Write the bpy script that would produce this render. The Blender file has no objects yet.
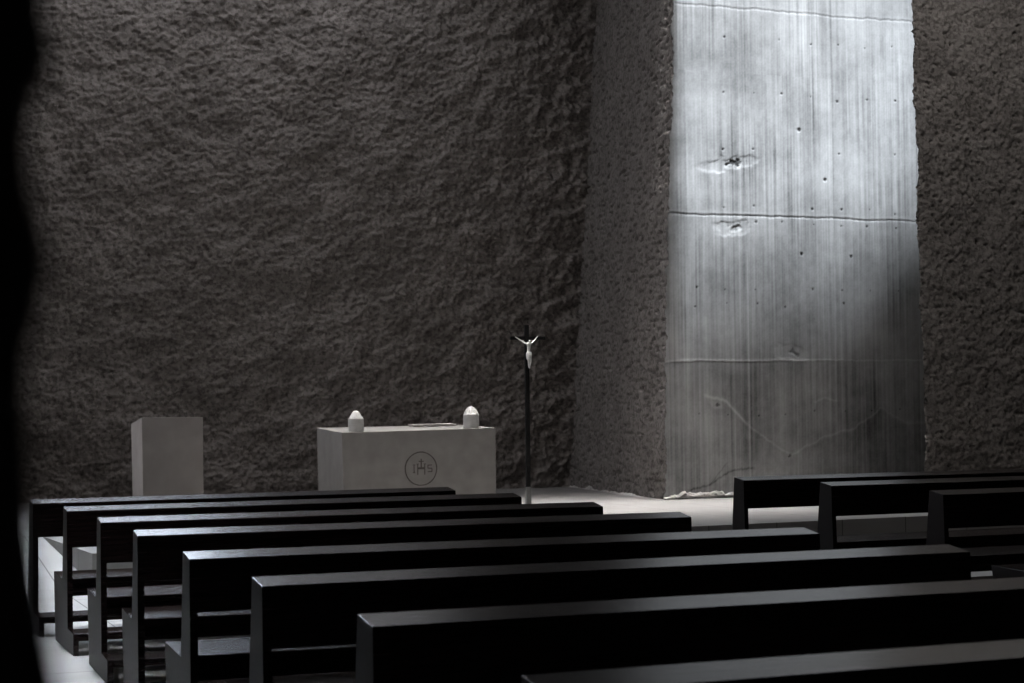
import bpy, bmesh, math, random
import numpy as np
from mathutils import Vector, Matrix

scene = bpy.context.scene
C = scene.collection
random.seed(4)

# ------------------------------------------------------------------ helpers
def tag(o, label, cat, group=None):
    o['label'] = label
    o['category'] = cat
    if group:
        o['group'] = group
    return o

def thing(name, label, cat, loc=(0, 0, 0), rz=0.0, group=None):
    o = bpy.data.objects.new(name, None)
    o.empty_display_size = 0.2
    C.objects.link(o)
    o.location = loc
    o.rotation_euler = (0, 0, rz)
    return tag(o, label, cat, group)

def link(name, me, mat, parent=None):
    o = bpy.data.objects.new(name, me)
    C.objects.link(o)
    if mat:
        me.materials.append(mat)
    if parent:
        o.parent = parent
    return o

def obj(name, bm, mat, parent=None, smooth=False):
    bmesh.ops.recalc_face_normals(bm, faces=bm.faces)
    me = bpy.data.meshes.new(name)
    bm.to_mesh(me)
    bm.free()
    if smooth:
        for p in me.polygons:
            p.use_smooth = True
    return link(name, me, mat, parent)

def struct(o):
    o['kind'] = 'structure'
    return o

def prism(bm, prof, x0, x1):
    """profile of (y, z) points extruded along x"""
    a = [bm.verts.new((x0, y, z)) for y, z in prof]
    b = [bm.verts.new((x1, y, z)) for y, z in prof]
    n = len(prof)
    bm.faces.new(a)
    bm.faces.new(list(reversed(b)))
    for i in range(n):
        j = (i + 1) % n
        bm.faces.new((a[i], b[i], b[j], a[j]))

def hexa(bm, pts):
    """8 points: bottom 4 (ccw) then top 4"""
    v = [bm.verts.new(p) for p in pts]
    for f in ((3, 2, 1, 0), (4, 5, 6, 7), (0, 1, 5, 4), (1, 2, 6, 5), (2, 3, 7, 6), (3, 0, 4, 7)):
        bm.faces.new([v[i] for i in f])

def box(bm, x0, x1, y0, y1, z0, z1):
    hexa(bm, [(x0, y0, z0), (x1, y0, z0), (x1, y1, z0), (x0, y1, z0),
              (x0, y0, z1), (x1, y0, z1), (x1, y1, z1), (x0, y1, z1)])

def bevel(bm, w, seg=2, keep=None):
    bmesh.ops.recalc_face_normals(bm, faces=bm.faces)
    bmesh.ops.bevel(bm, geom=[e for e in bm.edges if keep is None or keep(e)], offset=w, segments=seg, affect='EDGES', profile=0.5)

def lathe(bm, prof, n=24, ribs=0, amp=0.0, rib_z=None):
    rings = []
    for r, z in prof:
        ring = []
        for i in range(n):
            a = 2 * math.pi * i / n
            rr = r
            if ribs and rib_z and z > rib_z and r > 0.001:
                rr = r * (1 - amp * (0.5 + 0.5 * math.cos(a * ribs)))
            ring.append(bm.verts.new((rr * math.cos(a), rr * math.sin(a), z)))
        rings.append(ring)
    for a, b in zip(rings, rings[1:]):
        for i in range(n):
            j = (i + 1) % n
            bm.faces.new((a[i], a[j], b[j], b[i]))
    bm.faces.new(list(reversed(rings[0])))
    bm.faces.new(rings[-1])

# numpy gradient noise ------------------------------------------------------
def perlin(x, y, seed=0):
    rng = np.random.RandomState(seed)
    perm = rng.permutation(512)
    ang = rng.rand(512) * 2 * np.pi
    gx, gy = np.cos(ang), np.sin(ang)
    xi = np.floor(x).astype(int)
    yi = np.floor(y).astype(int)
    xf, yf = x - xi, y - yi
    u = xf ** 3 * (xf * (xf * 6 - 15) + 10)
    v = yf ** 3 * (yf * (yf * 6 - 15) + 10)
    def g(ix, iy, fx, fy):
        h = perm[(perm[ix % 512] + iy) % 512]
        return gx[h] * fx + gy[h] * fy
    n00 = g(xi, yi, xf, yf)
    n10 = g(xi + 1, yi, xf - 1, yf)
    n01 = g(xi, yi + 1, xf, yf - 1)
    n11 = g(xi + 1, yi + 1, xf - 1, yf - 1)
    a = n00 + u * (n10 - n00)
    b = n01 + u * (n11 - n01)
    return (a + v * (b - a)) * 1.5

def fbm(x, y, seed, octaves=4, gain=0.5):
    t, a = 0, 1.0
    for k in range(octaves):
        t = t + a * perlin(x * 2 ** k + 17.3 * k, y * 2 ** k + 9.1 * k, seed + k)
        a *= gain
    return t

def sstep(a, b, x):
    t = np.clip((x - a) / (b - a), 0, 1)
    return t * t * (3 - 2 * t)

def grid_mesh(name, P, mat, col=None, parent=None, smooth=True):
    """P: (rows, cols, 3) positions -> quad mesh; col: per-vertex grey tone of the surface itself"""
    r, c, _ = P.shape
    me = bpy.data.meshes.new(name)
    idx = np.arange(r * c).reshape(r, c)
    q = np.stack([idx[:-1, :-1], idx[:-1, 1:], idx[1:, 1:], idx[1:, :-1]], -1).reshape(-1, 4)
    me.vertices.add(r * c)
    me.vertices.foreach_set('co', P.reshape(-1).astype(np.float32))
    me.loops.add(q.size)
    me.loops.foreach_set('vertex_index', q.reshape(-1).astype(np.int32))
    me.polygons.add(len(q))
    me.polygons.foreach_set('loop_start', (np.arange(len(q)) * 4).astype(np.int32))
    me.polygons.foreach_set('use_smooth', np.full(len(q), smooth))
    me.update(calc_edges=True)
    me.validate()
    if col is not None:
        at = me.attributes.new('tone', 'FLOAT', 'POINT')
        at.data.foreach_set('value', col.reshape(-1).astype(np.float32))
    return link(name, me, mat, parent)

# ------------------------------------------------------------------ materials
def mat_new(name):
    m = bpy.data.materials.new(name)
    m.use_nodes = True
    nt = m.node_tree
    b = nt.nodes['Principled BSDF']
    return m, nt, b

def noise_mat(name, c0, c1, scale=8.0, rough=0.9, bump=0.2, bump_dist=0.01, bscale=60.0, spec=0.3, stretch=(1, 1, 1), coords='Object', detail=6, speck=0):
    m, nt, b = mat_new(name)
    N, L = nt.nodes, nt.links
    tc = N.new('ShaderNodeTexCoord')
    mp = N.new('ShaderNodeMapping')
    mp.inputs['Scale'].default_value = stretch
    L.new(tc.outputs[coords], mp.inputs['Vector'])
    no = N.new('ShaderNodeTexNoise')
    no.inputs['Scale'].default_value = scale
    no.inputs['Detail'].default_value = detail
    L.new(mp.outputs[0], no.inputs['Vector'])
    cr = N.new('ShaderNodeValToRGB')
    cr.color_ramp.elements[0].position = 0.3
    cr.color_ramp.elements[1].position = 0.7
    cr.color_ramp.elements[0].color = (*c0, 1)
    cr.color_ramp.elements[1].color = (*c1, 1)
    L.new(no.outputs[0], cr.inputs[0])
    if speck:
        n3 = N.new('ShaderNodeTexNoise')
        n3.inputs['Scale'].default_value = speck
        n3.inputs['Detail'].default_value = 3
        n3.inputs['Roughness'].default_value = .65
        L.new(mp.outputs[0], n3.inputs['Vector'])
        c3 = N.new('ShaderNodeValToRGB')
        c3.color_ramp.elements[0].position = .36
        c3.color_ramp.elements[1].position = .54
        c3.color_ramp.elements[0].color = (.55, .54, .53, 1)
        c3.color_ramp.elements[1].color = (1.08, 1.08, 1.08, 1)
        L.new(n3.outputs[0], c3.inputs[0])
        m3 = N.new('ShaderNodeMix')
        m3.data_type = 'RGBA'
        m3.blend_type = 'MULTIPLY'
        m3.inputs[0].default_value = 1
        L.new(cr.outputs[0], m3.inputs[6])
        L.new(c3.outputs[0], m3.inputs[7])
        L.new(m3.outputs[2], b.inputs['Base Color'])
    else:
        L.new(cr.outputs[0], b.inputs['Base Color'])
    b.inputs['Roughness'].default_value = rough
    b.inputs['Specular IOR Level'].default_value = spec
    if bump:
        n2 = N.new('ShaderNodeTexNoise')
        n2.inputs['Scale'].default_value = bscale
        n2.inputs['Detail'].default_value = 5
        L.new(mp.outputs[0], n2.inputs['Vector'])
        bp = N.new('ShaderNodeBump')
        bp.inputs['Strength'].default_value = bump
        bp.inputs['Distance'].default_value = bump_dist
        L.new(n2.outputs[0], bp.inputs['Height'])
        L.new(bp.outputs[0], b.inputs['Normal'])
    return m

M_WALL = noise_mat('rough_brown_concrete', (.160, .144, .135), (.232, .211, .198), 1.3, .95, .5, .02, 38, .15, speck=18)
M_PIER = noise_mat('picked_brown_concrete', (.150, .138, .130), (.205, .190, .181), 2.5, .95, .5, .015, 45, .15, speck=19)
M_RIGHT = noise_mat('picked_brown_concrete_right', (.215, .198, .186), (.285, .264, .25), 2.5, .95, .5, .015, 45, .15, speck=22)
M_DARK = noise_mat('dark_rough_concrete', (.05, .045, .042), (.08, .072, .067), 2.0, .95, .4, .02, 30, .1)
M_STONE = noise_mat('pale_altar_stone', (.140, .133, .126), (.176, .168, .160), 5.0, .85, .15, .004, 90, .3)
M_LECT = noise_mat('pale_lectern_stone', (.27, .248, .236), (.33, .304, .290), 4.0, .85, .15, .004, 90, .3)
M_WHITE = noise_mat('white_plaster', (.30, .295, .285), (.36, .352, .34), 20, .6, .1, .003, 120, .4)
M_CAP = noise_mat('bright_plaster', (.33, .324, .314), (.40, .392, .38), 20, .5, .1, .003, 120, .5)
M_INK = noise_mat('dark_brown_inlay', (.045, .040, .036), (.07, .062, .056), 30, .8, 0)
M_BLACK = noise_mat('black_stained_wood_cross', (.003, .003, .003), (.006, .005, .005), 30, .7, .1, .002, 80, .2)
M_STEEL = noise_mat('grey_brushed_steel', (.10, .10, .10), (.14, .14, .14), 40, .5, 0)
M_MORTAR = noise_mat('pale_mortar', (.30, .29, .28), (.58, .56, .54), 14, .95, .5, .01, 60, .2)

# silver figure
M_SILVER, nt, b = mat_new('silver_figure')
b.inputs['Base Color'].default_value = (.80, .79, .77, 1)
b.inputs['Metallic'].default_value = 0.55
b.inputs['Roughness'].default_value = 0.42
nn = nt.nodes.new('ShaderNodeTexNoise'); nn.inputs['Scale'].default_value = 60
cr = nt.nodes.new('ShaderNodeMapRange'); cr.inputs['To Min'].default_value = .35; cr.inputs['To Max'].default_value = .5
nt.links.new(nn.outputs[0], cr.inputs[0]); nt.links.new(cr.outputs[0], b.inputs['Roughness'])

# dark wood, grain along local X, slight tone difference from bench to bench
def wood(name='dark_stained_wood', r0=.19, r1=.30, spec=.27):
    m, nt, b = mat_new(name)
    N, L = nt.nodes, nt.links
    tc = N.new('ShaderNodeTexCoord')
    mp = N.new('ShaderNodeMapping')
    mp.inputs['Scale'].default_value = (1.2, 30, 30)
    L.new(tc.outputs['Object'], mp.inputs['Vector'])
    no = N.new('ShaderNodeTexNoise')
    no.inputs['Scale'].default_value = 3.0
    no.inputs['Detail'].default_value = 8
    no.inputs['Distortion'].default_value = 0.6
    L.new(mp.outputs[0], no.inputs['Vector'])
    cr = N.new('ShaderNodeValToRGB')
    cr.color_ramp.elements[0].position = 0.3
    cr.color_ramp.elements[1].position = 0.75
    cr.color_ramp.elements[0].color = (.0050, .0038, .0036, 1)
    cr.color_ramp.elements[1].color = (.0115, .0088, .0082, 1)
    L.new(no.outputs[0], cr.inputs[0])
    oi = N.new('ShaderNodeObjectInfo')
    mx = N.new('ShaderNodeMix')
    mx.data_type = 'RGBA'
    mx.blend_type = 'MULTIPLY'
    mx.inputs[7].default_value = (1.5, .85, .80, 1)
    ml = N.new('ShaderNodeMath')
    ml.operation = 'MULTIPLY'
    ml.inputs[1].default_value = 0.8
    L.new(oi.outputs['Random'], ml.inputs[0])
    L.new(ml.outputs[0], mx.inputs[0])
    L.new(cr.outputs[0], mx.inputs[6])
    L.new(mx.outputs[2], b.inputs['Base Color'])
    mr = N.new('ShaderNodeMapRange')
    mr.inputs['To Min'].default_value = r0
    mr.inputs['To Max'].default_value = r1
    L.new(no.outputs[0], mr.inputs[0])
    L.new(mr.outputs[0], b.inputs['Roughness'])
    b.inputs['Specular IOR Level'].default_value = spec
    b.inputs['Specular Tint'].default_value = (1.0, .90, .88, 1)
    bp = N.new('ShaderNodeBump')
    bp.inputs['Strength'].default_value = .12
    bp.inputs['Distance'].default_value = .002
    L.new(no.outputs[0], bp.inputs['Height'])
    L.new(bp.outputs[0], b.inputs['Normal'])
    return m
M_WOOD = wood()
M_WOOD_END = wood('matt_dark_stained_wood', .42, .58, .18)

# polished pale floor in large slabs with thin joints
def floor_mat(name, c0, c1):
    m, nt, b = mat_new(name)
    N, L = nt.nodes, nt.links
    tc = N.new('ShaderNodeTexCoord')
    no = N.new('ShaderNodeTexNoise')
    no.inputs['Scale'].default_value = 1.6
    no.inputs['Detail'].default_value = 8
    L.new(tc.outputs['Object'], no.inputs['Vector'])
    cr = N.new('ShaderNodeValToRGB')
    cr.color_ramp.elements[0].position = .3
    cr.color_ramp.elements[1].position = .7
    cr.color_ramp.elements[0].color = (*c0, 1)
    cr.color_ramp.elements[1].color = (*c1, 1)
    L.new(no.outputs[0], cr.inputs[0])
    br = N.new('ShaderNodeTexBrick')
    br.offset = 0.5
    br.inputs['Scale'].default_value = 1.0
    br.inputs['Mortar Size'].default_value = .006
    br.inputs['Brick Width'].default_value = 1.6
    br.inputs['Row Height'].default_value = 0.8
    br.inputs['Color1'].default_value = (1, 1, 1, 1)
    br.inputs['Color2'].default_value = (.93, .93, .93, 1)
    br.inputs['Mortar'].default_value = (.35, .34, .33, 1)
    mp = N.new('ShaderNodeMapping')
    mp.inputs['Rotation'].default_value = (0, 0, math.radians(90))
    mp.inputs['Location'].default_value = (.35, .3, 0)
    L.new(tc.outputs['Object'], mp.inputs['Vector'])
    L.new(mp.outputs[0], br.inputs['Vector'])
    mx = N.new('ShaderNodeMix')
    mx.data_type = 'RGBA'
    mx.blend_type = 'MULTIPLY'
    mx.inputs[0].default_value = 1
    L.new(cr.outputs[0], mx.inputs[6])
    L.new(br.outputs[0], mx.inputs[7])
    L.new(mx.outputs[2], b.inputs['Base Color'])
    b.inputs['Roughness'].default_value = .6
    b.inputs['Specular IOR Level'].default_value = .35
    return m
M_FLOOR = floor_mat('pale_slab_floor', (.36, .345, .335), (.46, .445, .435))
M_PLAT = floor_mat('pale_platform_stone', (.235, .226, .220), (.29, .281, .275))

# board-marked concrete: tone attribute carries streaks, stains and marks of the surface itself
def board_mat():
    m, nt, b = mat_new('board_marked_concrete')
    N, L = nt.nodes, nt.links
    at = N.new('ShaderNodeAttribute')
    at.attribute_name = 'tone'
    cr = N.new('ShaderNodeValToRGB')
    cr.color_ramp.elements[0].position = 0.0
    cr.color_ramp.elements[1].position = 1.0
    cr.color_ramp.elements[0].color = (.015, .015, .015, 1)
    cr.color_ramp.elements[1].color = (.50, .50, .50, 1)
    L.new(at.outputs['Fac'], cr.inputs[0])
    L.new(cr.outputs[0], b.inputs['Base Color'])
    b.inputs['Roughness'].default_value = .85
    b.inputs['Specular IOR Level'].default_value = .2
    tc = N.new('ShaderNodeTexCoord')
    no = N.new('ShaderNodeTexNoise')
    no.inputs['Scale'].default_value = 50
    L.new(tc.outputs['Object'], no.inputs['Vector'])
    bp = N.new('ShaderNodeBump')
    bp.inputs['Strength'].default_value = .10
    bp.inputs['Distance'].default_value = .004
    L.new(no.outputs[0], bp.inputs['Height'])
    L.new(bp.outputs[0], b.inputs['Normal'])
    return m
M_BOARD = board_mat()

# ------------------------------------------------------------------ the setting
PZ = 0.28          # platform height
TOP = 9.5          # ceiling
YB = 24.33         # rough wall behind the altar
YC = 20.50         # smooth concrete face

# floor
bm = bmesh.new()
box(bm, -3.0, 18.0, -3.0, 25.0, -0.2, 0.0)
struct(obj('floor', bm, M_FLOOR))

# raised platform with a ramp beside it
bm = bmesh.new()
hexa(bm, [(2.39, 15.75, 0), (18, 16.62, 0), (18, 24.9, 0), (1.9, 24.9, 0),
          (2.39, 15.75, PZ), (18, 16.62, PZ), (18, 24.9, PZ), (1.9, 24.9, PZ)])
struct(obj('floor_platform', bm, M_PLAT))
bm = bmesh.new()
hexa(bm, [(-3, 15.6, 0.0), (2.385, 15.6, 0.0), (1.9, 24.9, 0.0), (-3, 24.9, 0.0),
          (-3, 15.6, 0.002), (2.385, 15.6, 0.002), (1.9, 24.9, PZ - .002), (-3, 24.9, PZ - .002)])
bm.verts.ensure_lookup_table()
# break of slope: ramp reaches platform level at y = 18
bm.free()
bm = bmesh.new()
prof = [(15.6, 0.0), (18.1, PZ), (24.9, PZ), (24.9, 0.0)]
prism(bm, prof, -3.0, 2.28)
bm.verts.ensure_lookup_table()
for v in bm.verts:
    if v.co.x > 0:
        v.co.x = 2.39 - (v.co.y - 15.75) * (0.49 / 9.15) - 0.002
struct(obj('floor_ramp', bm, M_FLOOR))

def corner_x(z):
    return 10.572 + 0.0737 * (z - PZ)
def pier_x(z):
    return np.interp(z, [0, .28, 2.04, 3.9, 5.85, 6.6, 8.2], [10.21, 10.217, 10.258, 10.315, 10.395, 10.430, 10.51])

# wall_back: rough-picked wall behind altar and lectern
zs = np.concatenate([np.arange(0.2, 7.8, 0.0165), np.linspace(7.82, TOP + .02, 40)])
s = np.concatenate([np.linspace(-3.0, 2.2, 60)[:-1], np.arange(2.2, 10.75, 0.0165)])
S, Z = np.meshgrid(s, zs)
cx = corner_x(Z)
near = np.exp(-(10.7 - S) / 1.1)                       # ridges swell towards the corner
d = 0.05 * fbm(S * 0.8, Z * 1.1, 11, 3)
wx, wz = S + 0.05 * perlin(S * 3, Z * 3, 91), Z + 0.05 * perlin(S * 3, Z * 3, 92)
cn = np.clip(near, 0, 1)
u1, v1 = wx * .94 + wz * .34, wz * .94 - wx * .34          # strokes run slightly downhill to the right
d += (.022 + .045 * cn) * fbm(u1 * 2.4, v1 * 4.0, 21, 2, .6)
d += (.010 + .016 * cn) * fbm(u1 * 6.5, v1 * 9, 31, 1)
d += (.014 + .008 * cn) * perlin(S * 12.5, Z * 15, 32)
d += .013 * perlin(S * 23, Z * 26, 33)
d *= 1.3
d -= .026 * sstep(.35, .8, perlin(S * 9, Z * 12, 41) + .5 * perlin(S * 20, Z * 24, 42))
fade = sstep(0.0, 0.25, cx - S)                        # meets the pier in the corner
P = np.stack([S, YB - d, Z], -1)
P[..., 0] = np.where(S > 2.2, 2.2 + (S - 2.2) * (cx + .12 - 2.2) / (10.75 - 2.2), S)
struct(grid_mesh('wall_back', P, M_WALL))

# wall_pier: side of the thick wall that carries the smooth concrete end
ys = np.arange(YC, YB + 0.20, 0.021)
Yv, Z = np.meshgrid(ys, zs)
t = (Yv - 20.45) / (YB - 20.45)
X0 = pier_x(Z) * (1 - t) + corner_x(Z) * t
wy = Yv + 0.05 * perlin(Yv * 5, Z * 5, 93)
wz = Z + 0.05 * perlin(Yv * 5, Z * 5, 94)
d = 0.016 * fbm(Yv * .9, Z * 1.1, 61, 3)
d += .006 * perlin(Yv * 3, Z * 7, 62) + .005 * perlin(Yv * 9, Z * 22, 65)
d -= .042 * sstep(.20, .70, perlin(Yv * 5.5, Z * 17, 63) + .5 * perlin(Yv * 11, Z * 26, 64))
def pier_jag(z):
    return 0.034 * fbm(z * 2.9, z * 0 + .5, 66, 5, .68)
e2 = np.clip(1.0 - (Yv - YC) / .14, 0, 1) ** 2
d = d * (1 - e2) + pier_jag(Z) * e2
P = np.stack([X0 - d, Yv, Z], -1)
struct(grid_mesh('wall_pier', P, M_PIER))

# wall_concrete: smooth board-marked end
xs = np.arange(10.05, 15.2, 0.0125)
zc = np.concatenate([np.arange(PZ - .08, 7.2, 0.0125), np.linspace(7.22, TOP + .6, 60)])
X, Z = np.meshgrid(xs, zc)
st = perlin(X * 19, Z * .22, 71) * .38 + perlin(X * 38, Z * .35, 72) * .55 + perlin(X * 4.5, Z * .3, 73) * .16 + perlin(X * 38, Z * 1.3, 87) * .25
st = st * (.65 + .5 * fbm(X * 1.1, Z * .8, 74, 2)) 
board = np.floor(X / .108)
bt = (np.sin(board * 12.9898 + np.floor((Z + 1.7) / 1.86) * 4.1) * 43758.5453) % 1.0
tone = .50 + .34 * st + .08 * (bt - .5) + .19 * fbm(X * .8, Z * .7, 75, 5, .6) - .10 * np.exp(-((X - 11.3) / .8) ** 2 - ((Z - 5.5) / 1.0) ** 2) + .06 * perlin(X * 39, Z * 39, 76) + .05 * perlin(X * 14, Z * 9, 88)
disp = .0012 * st + .006 * fbm(X * .5, Z * .4, 77, 2)
# pale drips low down
tone += .10 * sstep(.35, .9, perlin(X * 30, Z * .3, 78)) * sstep(2.2, 1.2, Z)
# panel joints
for xj in (10.14, 11.445, 12.745, 14.045):
    w = np.abs(X - xj - .004 * perlin(Z * 3, Z * 0, 79))
    k = np.exp(-(w / .008) ** 2)
    lo = sstep(3.8, 3.2, Z)
    tone += k * (-.13 * (1 - lo) + .14 * lo)
    disp -= .003 * k
for zj, kk in ((6.585, .6), (3.895, 1.0), (2.03, -.7)):
    wig = .010 * perlin(X * 26, X * 0 + zj, 89) + .018 * perlin(X * 1.7, X * 0 + zj, 80) + .008 * perlin(X * 9, X * 0 + zj, 81)
    w = Z - zj - wig
    k = np.exp(-(w / .010) ** 2)
    if kk > 0:
        tone -= .20 * kk * k * (.45 + .55 * sstep(-.3, .3, perlin(X * 6, X * 0 + zj, 90)))
        tone += .10 * kk * np.exp(-((w - .035) / .02) ** 2)
        disp -= .004 * kk * k
    else:
        tone += .20 * k
        disp += .004 * k
# tie holes
rng = np.random.RandomState(5)
rows = [6.2, 5.475, 4.755, 4.0, 3.80, 2.95, 2.75, 1.35]
for zi, zr in enumerate(rows):
    for xi in range(9):
        xr = 10.70 + .43 * xi + rng.uniform(-.03, .03)
        zz = zr + rng.uniform(-.035, .035)
        if rng.rand() < .22:
            continue
        rr = np.hypot(X - xr, Z - zz)
        rad = rng.uniform(.009, .017)
        k = np.exp(-(rr / rad) ** 4)
        tone -= .40 * k
        disp -= .005 * k
for xr, zz, rad in ((12.24, 5.047, .026), (12.621, 4.404, .024), (12.25, 3.42, .022), (13.0, 3.4, .018)):
    k = np.exp(-(np.hypot(X - xr, Z - zz) / rad) ** 4)
    tone -= .45 * k
    disp -= .006 * k
# spalled patches
def patch(cx0, cz0, L, W, slope, dark, light):
    global tone, disp
    u = (X - cx0) / L
    v = (Z - cz0 - slope * (X - cx0)) / W + .55 * fbm(X * 7, Z * 9, int(cx0 * 10), 3)
    r = np.sqrt(u * u + v * v)
    tone += light * sstep(1.25, .8, r)
    disp += -.003 * sstep(1.25, .8, r)
    u2 = (X - cx0 - .22 * L) / (L * .42)
    r2 = np.sqrt(u2 * u2 + (v * 2.2) ** 2) + .5 * fbm(X * 16, Z * 20, int(cz0 * 10), 2)
    tone -= dark * sstep(1.0, .5, r2)
    disp -= .005 * sstep(1.0, .4, r2)
patch(11.19, 4.56, .42, .085, .16, .48, .07)
patch(11.22, 3.74, .26, .10, .0, .14, .08)
patch(12.06, 2.13, .26, .10, -.15, .24, .12)
patch(10.96, 1.48, .10, .05, -.4, .4, .12)
patch(12.0, .80, .10, .07, .2, .42, .02)
# diagonal cracks / pour lines near the foot
def crack(pts, w, amt, below=0.0):
    global tone, disp
    px = [p[0] for p in pts]
    pz = [p[1] for p in pts]
    zl = np.interp(X, px, pz) + .025 * perlin(X * 6, X * 0 + .3, 85) + .012 * perlin(X * 22, X * 0 + .7, 86)
    inr = sstep(px[0] - .05, px[0] + .05, X) * sstep(px[-1] + .05, px[-1] - .05, X)
    dz = Z - zl
    k = np.exp(-(dz / w) ** 2) * inr
    tone += 1.5 * amt * k
    if below:
        tone -= below * inr * sstep(.0, -.05, dz) * np.exp(np.clip(dz, -3, 0) / .45)
crack([(10.80, 1.60), (11.1, 1.50), (11.40, 1.22)], .022, .20, .05)
crack([(11.40, 1.22), (11.75, .98), (12.03, .80)], .014, .09, .05)
crack([(12.03, .78), (12.5, 1.02), (13.0, 1.13), (13.42, 1.40)], .014, .09, .07)
crack([(12.40, 1.50), (12.58, 1.54), (12.75, 1.49)], .014, .12)
crack([(13.42, 1.40), (13.8, 1.2), (14.1, 1.18)], .016, .06, .07)
crack([(10.55, .40), (10.85, .46), (11.2, .62), (11.5, .66)], .014, -.16)
crack([(10.85, .46), (11.02, .62), (11.1, .70)], .012, -.12)
tone = np.clip(tone, .03, .98)
PX = np.maximum(X, pier_x(Z) - pier_jag(Z))
P = np.stack([PX, YC - disp, Z], -1)
struct(grid_mesh('wall_concrete', P, M_BOARD, tone))

# crusty mortar left along the foot of the smooth concrete
xm = np.arange(10.19, 11.9, .010)
sm = np.linspace(0, 1, 12)
X, Sm = np.meshgrid(xm, sm)
hm = (.026 + .030 * sstep(10.2, 10.45, X) * sstep(11.9, 10.9, X)) * (1 + .55 * fbm(X * 7, X * 0, 101, 4, .6)) + .012
dep = .03 * np.sin(Sm * math.pi) * (1 + .7 * fbm(X * 14, Sm * 4, 102, 3, .6)) + .012
P = np.stack([X, YC - .004 - dep * (1 - Sm * .4), PZ + .012 * (X > 10.4) * (1 + perlin(X * 5, X * 0, 5)) + hm * Sm], -1)
struct(grid_mesh('trim_1', P, M_MORTAR))
# and a thin pale line along the foot of the pier
ym = np.arange(21.2, 24.3, .014)
Yv, Sm = np.meshgrid(ym, np.linspace(0, 1, 6))
t = (Yv - 20.45) / (YB - 20.45)
X0 = pier_x(PZ) * (1 - t) + corner_x(PZ) * t
h2 = np.clip(.018 + .03 * fbm(Yv * 2.5, Yv * 0, 111, 4, .6), .002, 1)
P = np.stack([X0 - .035 + .03 * Sm, Yv, PZ + h2 * Sm], -1)
struct(grid_mesh('trim_2', P, M_MORTAR))

# wall_right: nearer rough wall whose edge stops in front of the smooth concrete
YR = 19.4
z2 = np.concatenate([np.arange(PZ - .08, 7.2, .0165), np.linspace(7.22, TOP + .02, 50)])
a = np.concatenate([np.linspace(-1.0, 0, 16)[:-1], np.arange(0, 2.6, .0165), np.linspace(2.6, 4.8, 20)])
A, Z = np.meshgrid(a, z2)
xe = np.interp(Z, [0, .624, 2.27, 4.08, 6.68, 8], [13.36, 13.352, 13.328, 13.292, 13.272, 13.262])
wx, wz = A + .06 * perlin(A * 4, Z * 4, 95), Z + .06 * perlin(A * 4, Z * 4, 96)
d = .028 * fbm(A * 1.1, Z * 1.2, 121, 3) + .012 * perlin(A * 7, Z * 8, 122) + .009 * perlin(A * 16, Z * 18, 126) + .006 * perlin(A * 26, Z * 28, 127)
d *= 1.25
d -= .036 * sstep(.35, .85, perlin(A * 15, Z * 17, 123) + .6 * perlin(A * 26, Z * 28, 124))
jag = .022 * fbm(Z * 3.3, Z * 0 + .2, 125, 5, .6) * np.exp(-np.abs(A) / .2)
Y = YR - d
Y = np.where(A < 0, YR - d + (-A) * .14, Y)            # undercut return running back behind the edge
Xr = np.where(A < 0, xe + jag + (-A) * 1.0, xe + jag + A)
P = np.stack([Xr, Y, Z], -1)
struct(grid_mesh('wall_right', P, M_RIGHT))

# plain enclosing walls, ceiling with the light slot over the smooth concrete
bm = bmesh.new(); box(bm, -3.3, -3.0, -3.0, 25.0, -.2, TOP); struct(obj('wall_left', bm, M_DARK))
bm = bmesh.new(); box(bm, -3.3, 18.3, -3.3, -3.0, -.2, TOP); struct(obj('wall_rear', bm, M_DARK))
bm = bmesh.new(); box(bm, 18.0, 18.3, -3.0, 25.0, -.2, TOP); struct(obj('wall_side', bm, M_DARK))
SL = (10.50, 15.2, 19.55, 20.49)
bm = bmesh.new()
box(bm, -3.3, SL[0], -3.3, 25.2, TOP, TOP + .5)
box(bm, SL[1], 18.3, -3.3, 25.2, TOP, TOP + .5)
hexa(bm, [(SL[0], -3.3, TOP), (12.9, -3.3, TOP), (12.9, 19.53, TOP), (SL[0], 19.49, TOP),
          (SL[0], -3.3, TOP + .5), (12.9, -3.3, TOP + .5), (12.9, 19.53, TOP + .5), (SL[0], 19.49, TOP + .5)])
hexa(bm, [(12.9, -3.3, TOP), (SL[1], -3.3, TOP), (SL[1], 19.80, TOP), (12.9, 19.53, TOP),
          (12.9, -3.3, TOP + .5), (SL[1], -3.3, TOP + .5), (SL[1], 19.80, TOP + .5), (12.9, 19.53, TOP + .5)])
box(bm, SL[0], SL[1], SL[3], 25.2, TOP, TOP + .5)
struct(obj('ceiling', bm, M_DARK))

# wall_near: black out-of-focus edge of the wall the view looks past
prof_px = [(-60, 30), (0, 29), (30, 33), (52, 38), (75, 31), (100, 18), (135, 11), (175, 13), (215, 24), (250, 32), (280, 29), (310, 22), (350, 11), (390, 9),
           (430, 13), (470, 14), (520, 17), (570, 24), (630, 34), (683, 43), (740, 46)]
zz = np.concatenate([np.linspace(0.0, 1.40, 120), np.linspace(1.402, 1.70, 240), np.linspace(1.702, TOP, 300)])
py = 400 - (zz - 1.547) / .45 * 1809
pxv = np.interp(py, [p[0] for p in prof_px], [p[1] + 19 for p in prof_px])
out = np.abs(zz - 1.547) > .11
xedge = .45 * np.tan(.379 + np.arctan((pxv - 512) / 1809.0))
xedge = np.where(out, np.clip(xedge, None, .051) + .004 * perlin(zz * 9, zz * 0, 131), xedge)
ring = [(-2.95, .45, 0), (-1.5, .45, 0), (-.4, .45, 0), (-.05, .45, .4), (-.008, .45, .9), (0, .452, 1), (-.004, .47, 1), (-.02, .55, 1), (-.035, .7, 1), (-.06, .84, .9), (-.4, .85, 0), (-2.95, .85, 0)]
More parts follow.
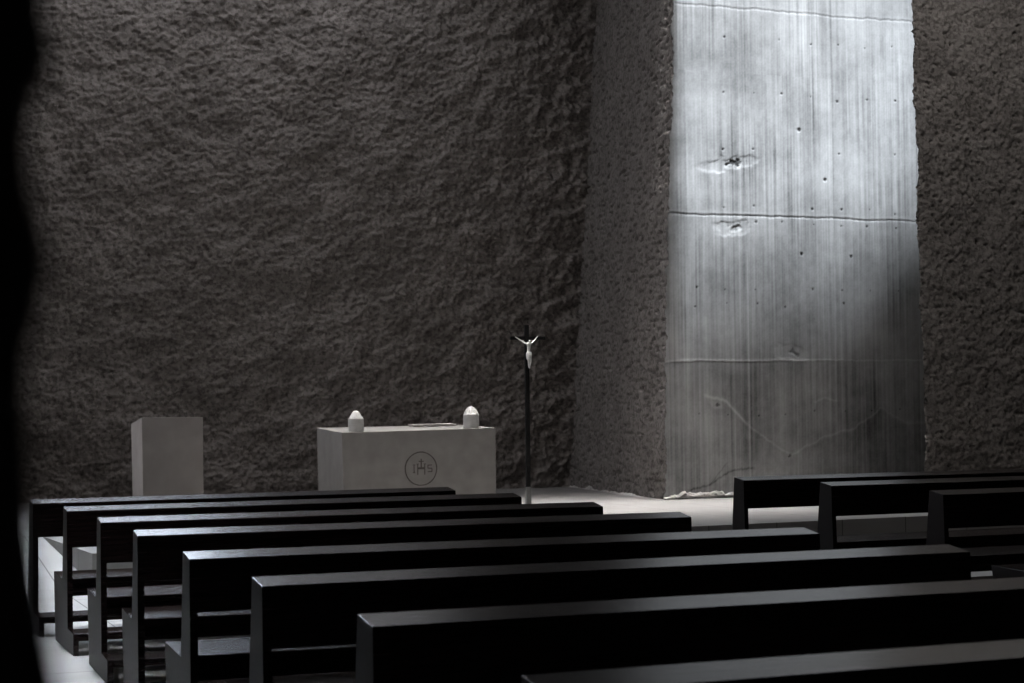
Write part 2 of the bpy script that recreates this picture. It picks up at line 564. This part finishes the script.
Pn = np.zeros((len(zz), len(ring), 3))
for j, (dx, y, w) in enumerate(ring):
    base = xedge if dx > -.3 else np.zeros_like(zz)
    Pn[:, j, 0] = base + dx
    Pn[:, j, 1] = y
    Pn[:, j, 2] = zz
struct(grid_mesh('wall_near', Pn, M_DARK))

# ------------------------------------------------------------------ pews
LEN = 3.10
def make_pew(label, group, seat=True):
    t = thing('church_pew' if seat else 'kneeling_bench', label, 'pew' if seat else 'kneeler', group=group)
    panel = [(.41, 0), (.48, .447), (.062, .432), (0, .900), (-.16, .878), (-.182, .142), (-.44, .134), (-.44, 0)]
    if not seat:
        panel = [(.10, 0), (0, .900)] + panel[4:]
    for x0 in (0.0, LEN - .034):
        bm = bmesh.new()
        prism(bm, panel, x0, x0 + .034)
        xo = 0.0 if x0 == 0.0 else LEN
        bevel(bm, .003, 2, lambda e: all(abs(v.co.x - xo) < 1e-4 for v in e.verts) or abs(e.verts[0].co.x - e.verts[1].co.x) > .01)
        ep = obj('end_panel', bm, M_WOOD, t)
        ep.data.materials.append(M_WOOD_END)
        for pg in ep.data.polygons:
            if abs(pg.normal.x) > .8:
                pg.material_index = 1
    bm = bmesh.new()
    prism(bm, [(0.0, .900), (.033, .648), (-.167, .648), (-.16, .878)], .034, LEN - .034)
    bevel(bm, .003, 2, lambda e: abs(e.verts[0].co.x - e.verts[1].co.x) > .01)
    obj('backrest', bm, M_WOOD, t)
    if seat:
        bm = bmesh.new()
        prism(bm, [(.478, .446), (.462, .322), (.035, .322), (.035, .434)], .034, LEN - .034)
        bevel(bm, .003, 2, lambda e: abs(e.verts[0].co.x - e.verts[1].co.x) > .01)
        obj('seat', bm, M_WOOD, t)
    bm = bmesh.new()
    prism(bm, [(-.438, .133), (-.438, .090), (-.20, .090), (-.20, .139)], .034, LEN - .034)
    bevel(bm, .003, 2, lambda e: abs(e.verts[0].co.x - e.verts[1].co.x) > .01)
    obj('kneeler', bm, M_WOOD, t)
    return t

def dup(root, label, group):
    r = root.copy()
    C.objects.link(r)
    r['label'] = label
    r['group'] = group
    for ch in list(root.children):
        c = ch.copy()
        C.objects.link(c)
        c.parent = r
    return r

GF, GL, GR = 'front kneeling benches', 'dark wooden pews of the left block', 'dark wooden pews of the right block'
rows = [
    ('seatless front kneeling bench of left block, before the pale lectern and altar', GF, 1.53, 12.898, 0.022),
    ('front seated pew of left block, right end reaching the crucifix pole', GL, 1.62, 11.873, -0.0055),
    ('second seated pew of left block, right end just past the crucifix pole', GL, 1.64, 10.628, -0.033),
    ('third seated pew of left block with reddish-brown top, ending before the smooth concrete', GL, 1.645, 9.465, -0.044),
    ('fourth seated pew of left block with bright bluish sheen at its left end', GL, 1.6, 7.96, -0.0237),
    ('fifth seated pew of left block, right end reaching under the right-hand pews', GL, 1.6, 6.675, -0.0015),
    ('sixth seated pew of left block, the large one running out of frame at right', GL, 1.61, 5.349, -0.003),
    ('nearest pew of left block, only its top showing along the bottom of the frame', GL, 1.6, 3.984, 0.0054),
    ('seatless front kneeling bench of right block, before the smooth concrete wall', GF, 7.2, 13.176, 0.0018),
    ('front seated pew of right block, just behind the kneeling bench there', GR, 7.30, 12.002, 0.009),
    ('second seated pew of right block with a reddish top at the right edge', GR, 7.265, 10.522, 0.009),
    ('third seated pew of right block, only its seat end showing at the right edge', GR, 7.24, 9.33, 0),
]
proto = {}
for lab, grp, x, y, rz in rows:
    if (grp == GF) not in proto:
        p = proto[grp == GF] = make_pew(lab, grp, grp != GF)
    else:
        p = dup(proto[grp == GF], lab, grp)
    p.location = (x, y, 0)
    p.rotation_euler = (0, 0, rz)

# ------------------------------------------------------------------ altar
AX, AY = 5.856, 20.0
t = thing('stone_altar', 'long pale stone altar block with an incised round monogram', 'altar', (AX, AY, PZ))
W, D = 1.888, 1.07
bm = bmesh.new()
hexa(bm, [(0.02, 0, 0), (W, 0, 0), (W, D, 0), (.02, D, 0),
          (0, 0, .924), (W, 0, .950), (W, D, .975), (0, D, .968)])
bevel(bm, .006, 2)
obj('altar_block', bm, M_STONE, t)
# round emblem incised in the front: ring and the letters I H S with a cross above the H
ex, ez = .952, .488
bm = bmesh.new()
R1, R2 = .186, .200
n = 64
vo = []
for i in range(n):
    a_ = 2 * math.pi * i / n
    w_ = .0015 * math.sin(5 * a_)
    row = []
    for r_, y_ in ((R1, .004), (R1, -.003), (R2 + w_, -.003), (R2 + w_, .004)):
        row.append(bm.verts.new((ex + r_ * math.cos(a_), y_, ez + r_ * math.sin(a_))))
    vo.append(row)
for i in range(n):
    p0, p1 = vo[i], vo[(i + 1) % n]
    for k in range(4):
        bm.faces.new((p0[k], p0[(k + 1) % 4], p1[(k + 1) % 4], p1[k]))
obj('emblem_ring', bm, M_INK, t)
def bars(lst):
    bm = bmesh.new()
    for (x0, z0, x1, z1, w) in lst:
        dx, dz = x1 - x0, z1 - z0
        l = math.hypot(dx, dz)
        nx, nz = -dz / l * w / 2, dx / l * w / 2
        pts = [(x0 + nx, z0 + nz), (x0 - nx, z0 - nz), (x1 - nx, z1 - nz), (x1 + nx, z1 + nz)]
        hexa(bm, [(ex + px, -.003, ez + pz) for px, pz in pts] + [(ex + px, .004, ez + pz) for px, pz in pts])
    return bm
Lw = .011
obj('letter_i', bars([(-.085, -.045, -.085, .045, Lw), (-.10, .045, -.07, .045, .008), (-.10, -.045, -.07, -.045, .008)]), M_INK, t)
obj('letter_h', bars([(-.040, -.07, -.040, .055, Lw), (.046, -.07, .046, .055, Lw), (-.040, .005, .046, .005, .022),
                      (.003, .0, .003, .115, .014), (-.028, .085, .034, .085, .012),
                      (-.055, .055, -.025, .055, .008), (.031, .055, .061, .055, .008)]), M_INK, t)
obj('letter_s', bars([(.085, .040, .135, .040, Lw), (.085, .040, .085, .003, Lw), (.085, .003, .135, .003, Lw),
                      (.135, .003, .135, -.036, Lw), (.085, -.036, .135, -.036, Lw)]), M_INK, t)

# grey slab lying along the back edge of the altar
bm = bmesh.new()
hexa(bm, [(0, 0, 0), (.56, 0, 0), (.56, .20, 0), (0, .20, 0), (0, 0, .022), (.56, 0, .026), (.56, .20, .03), (0, .20, .024)])
bevel(bm, .003, 2)
o = tag(obj('stone_slab', bm, M_LECT), 'low grey slab lying along the back edge of the altar top', 'slab')
o.location = (AX + 1.13, AY + .80, PZ + .9695)

# candle holders
t1 = thing('candle_holder', 'white cylindrical candle holder with faceted conical cap at the left of the altar', 'candle holder', (AX + .20, AY + .10, PZ + .9312), group='candle holders on the altar')
bm = bmesh.new(); lathe(bm, [(.088, 0), (.090, .004), (.090, .148), (.086, .154)], 32); obj('body', bm, M_WHITE, t1, False)
bm = bmesh.new(); lathe(bm, [(.085, .1545), (.078, .166), (.040, .225), (.026, .236), (.004, .240)], 10); o = obj('cap', bm, M_CAP, t1); o['label'] = 'faceted white conical cap'
t2 = thing('candle_holder', 'white cylindrical candle holder with ribbed domed cap at the right of the altar', 'candle holder', (AX + 1.63, AY + .13, PZ + .9505), group='candle holders on the altar')
bm = bmesh.new(); lathe(bm, [(.092, 0), (.094, .004), (.094, .158), (.088, .166)], 32); obj('body', bm, M_WHITE, t2)
bm = bmesh.new(); lathe(bm, [(.087, .1665), (.083, .180), (.070, .210), (.048, .235), (.024, .249), (.004, .254)], 48, ribs=8, amp=.16, rib_z=.17); o = obj('cap', bm, M_CAP, t2); o['label'] = 'ribbed white domed cap'

# ------------------------------------------------------------------ lectern
lect = bmesh.new()
hexa(lect, [(3.59, 20.0, PZ), (4.255, 20.0, PZ), (4.255, 20.66, PZ), (3.59, 20.66, PZ),
            (3.573, 20.0, 1.407), (4.254, 20.0, 1.404), (4.254, 20.66, 1.329), (3.573, 20.66, 1.331)])
bevel(lect, .006, 2)
tag(obj('stone_lectern', lect, M_LECT), 'tall narrow pale stone lectern block with sloping top, left of the altar', 'lectern')

# ------------------------------------------------------------------ standing crucifix
KX, KY = 7.95, 19.5
k = thing('standing_crucifix', 'tall slim black processional cross with silver figure, right of the altar', 'crucifix', (KX, KY, PZ))
bm = bmesh.new(); box(bm, -.026, .026, -.016, .016, .03, 2.147); bevel(bm, .003); obj('pole', bm, M_BLACK, k)
bm = bmesh.new(); box(bm, -.204, -.0255, -.016, .016, 1.975, 2.013); box(bm, .0255, .230, -.016, .016, 1.975, 2.013); obj('crossbeam', bm, M_BLACK, k)
bm = bmesh.new(); box(bm, -.031, .031, -.021, .021, .028, .265); bevel(bm, .003); o = obj('socket', bm, M_STEEL, k); o['label'] = 'grey metal socket at the foot of the pole'
bm = bmesh.new(); lathe(bm, [(.17, 0), (.17, .018), (.15, .028), (.05, .032)], 32); obj('base_plate', bm, M_STEEL, k)
# the figure: one skinned body
def skin_body(verts, edges, radii, name, mat, parent, sub=2):
    me = bpy.data.meshes.new(name)
    me.from_pydata(verts, edges, [])
    o = bpy.data.objects.new(name, me)
    C.objects.link(o)
    md = o.modifiers.new('skin', 'SKIN')
    for i, r_ in enumerate(radii):
        me.skin_vertices[0].data[i].radius = (r_, r_)
    me.skin_vertices[0].data[0].use_root = True
    s_ = o.modifiers.new('sub', 'SUBSURF')
    s_.levels = sub
    s_.render_levels = sub
    dg = bpy.context.evaluated_depsgraph_get()
    m2 = bpy.data.meshes.new_from_object(o.evaluated_get(dg))
    bpy.data.objects.remove(o)
    for p in m2.polygons:
        p.use_smooth = True
    m2.name = name
    m2.materials.clear()
    return link(name, m2, mat, parent)
fy = -.040
def fz(z):
    return 1.64 + (z - 1.575) * (.29 / .333)
V = [(.008, fy, 1.765), (.006, fy, 1.81), (.008, fy - .003, 1.865), (.010, fy - .004, 1.905), (.012, fy - .008, 1.925), (.020, fy - .020, 1.953),
     (-.024, fy, 1.908), (-.085, fy + .012, 1.950), (-.140, fy + .018, 1.990), (-.152, fy + .018, 1.998),
     (.042, fy, 1.908), (.086, fy + .012, 1.952), (.124, fy + .018, 1.996), (.135, fy + .018, 2.006),
     (-.008, fy - .004, 1.745), (-.002, fy - .022, 1.672), (.006, fy, 1.600), (.010, fy - .016, 1.578),
     (.024, fy - .004, 1.745), (.024, fy - .022, 1.668), (.018, fy, 1.600), (.014, fy - .016, 1.575)]
V = [(a_, b_, fz(c0)) for a_, b_, c0 in V]
Eg = [(0, 1), (1, 2), (2, 3), (3, 4), (4, 5), (3, 6), (6, 7), (7, 8), (8, 9), (3, 10), (10, 11), (11, 12), (12, 13),
      (0, 14), (14, 15), (15, 16), (16, 17), (0, 18), (18, 19), (19, 20), (20, 21)]
Rd = [.022, .018, .023, .021, .010, .018, .011, .0085, .006, .006, .011, .0085, .006, .006,
      .016, .012, .0075, .006, .016, .012, .0075, .006]
corpus = skin_body(V, Eg, Rd, 'figure', M_SILVER, k)
corpus['label'] = 'silver figure with outstretched arms'
bm = bmesh.new()
lc = [(1.832, .028, .022), (1.820, .032, .027), (1.795, .033, .029), (1.765, .030, .030), (1.745, .024, .027)]
rings = []
for z_, rx, ry in lc:
    rings.append([bm.verts.new((.008 + rx * math.cos(a_ * math.pi / 8) * (1 + .06 * math.sin(a_ * 3)), fy - .006 + ry * math.sin(a_ * math.pi / 8), z_)) for a_ in range(16)])
for a_, b_ in zip(rings, rings[1:]):
    for i in range(16):
        bm.faces.new((a_[i], a_[(i + 1) % 16], b_[(i + 1) % 16], b_[i]))
bm.faces.new(rings[0]); bm.faces.new(list(reversed(rings[-1])))
obj('loincloth', bm, M_SILVER, corpus, True)

# ------------------------------------------------------------------ light
def area(name, loc, size, power, color, target=None, spread=180):
    l = bpy.data.lights.new(name, 'AREA')
    l.shape = 'RECTANGLE'
    l.size, l.size_y = size
    l.energy = power
    l.color = color
    l.spread = math.radians(spread)
    o = bpy.data.objects.new(name, l)
    C.objects.link(o)
    o.location = loc
    if target is not None:
        o.rotation_euler = (Vector(target) - Vector(loc)).to_track_quat('-Z', 'Y').to_euler()
    return o

# daylight falling through the slot above the smooth concrete
sl = bpy.data.lights.new('sun', 'SUN')
sl.energy = 42
sl.angle = math.radians(3.5)
sl.color = (.86, .93, 1.0)
so = bpy.data.objects.new('sun', sl)
C.objects.link(so)
dirv = Vector((-.004, .150, -1)).normalized()
so.rotation_euler = dirv.to_track_quat('-Z', 'Y').to_euler()

# skylights: along the left aisle, over the altar steps, along the back wall; plus added fill lamps
area('skylight_aisle', (1.8, 15.0, 9.4), (1.0, 12.0), 125, (.86, .93, 1.0), (1.8, 15.0, 0), 24)
area('skylight_altar', (8.4, 19.5, 9.4), (7.2, 3.0), 215, (1.0, .97, .94), (8.4, 19.5, 0), 30)
area('skylight_wall', (5.4, 22.6, 9.4), (6.0, 1.6), 112, (.94, .95, 1.0), (5.4, 22.6, 0), 170)
area('fill_nave', (3.5, 17.0, 9.4), (6.0, 3.0), 128, (1.0, .95, .91), (5.0, 19.5, 0), 180)  # added ambient fill under the closed ceiling
area('fill_side', (13.0, 16.8, 9.4), (5.0, 2.0), 140, (1.0, .96, .93), (13.0, 19.0, 0), 180)  # added fill that brightens the rough right wall
area('fill_left', (-2.6, 20.3, 4.0), (2.0, 4.0), 30, (.98, .97, 1.0), (6.0, 20.3, 1.2), 60)  # added fill for left faces of altar and lectern, no window built
area('clerestory', (3.2, 23.9, 8.7), (4.0, 1.3), 265, (.76, .86, 1.0), (2.6, 8.0, 0), 110)
area('slot_side', (15.0, 20.0, 5.4), (.6, 2.4), 14, (.86, .93, 1.0), (13.4, 20.5, 5.0), 90)

w = bpy.data.worlds.new('World')
scene.world = w
w.use_nodes = True
bg = w.node_tree.nodes['Background']
bg.inputs[0].default_value = (.8, .9, 1, 1)
bg.inputs[1].default_value = .15

# ------------------------------------------------------------------ camera
f, yaw, pitch, roll = 1809.285, .3790395, .0327168, -.0108922
cd = bpy.data.cameras.new('camera')
cd.sensor_width = 36
cd.lens = f / 1024 * 36
cd.clip_start = .05
cd.clip_end = 200
cam = bpy.data.objects.new('camera', cd)
C.objects.link(cam)
fw = Vector((math.sin(yaw) * math.cos(pitch), math.cos(yaw) * math.cos(pitch), math.sin(pitch)))
rt = Vector((math.cos(yaw), -math.sin(yaw), 0))
up = rt.cross(fw)
c_, s_ = math.cos(roll), math.sin(roll)
r2 = c_ * rt + s_ * up
u2 = -s_ * rt + c_ * up
mw = Matrix((r2, u2, -fw)).transposed().to_4x4()
mw.translation = (0, 0, 1.5472)
cam.matrix_world = mw
cd.dof.use_dof = True
cd.dof.focus_distance = 15.0
cd.dof.aperture_fstop = 6.3
scene.camera = cam

vs = scene.view_settings
scene.display_settings.display_device = 'sRGB'
vs.view_transform = 'Standard'
vs.look = 'None'
vs.exposure = 0.0
vs.gamma = 1.0
vs.use_curve_mapping = False
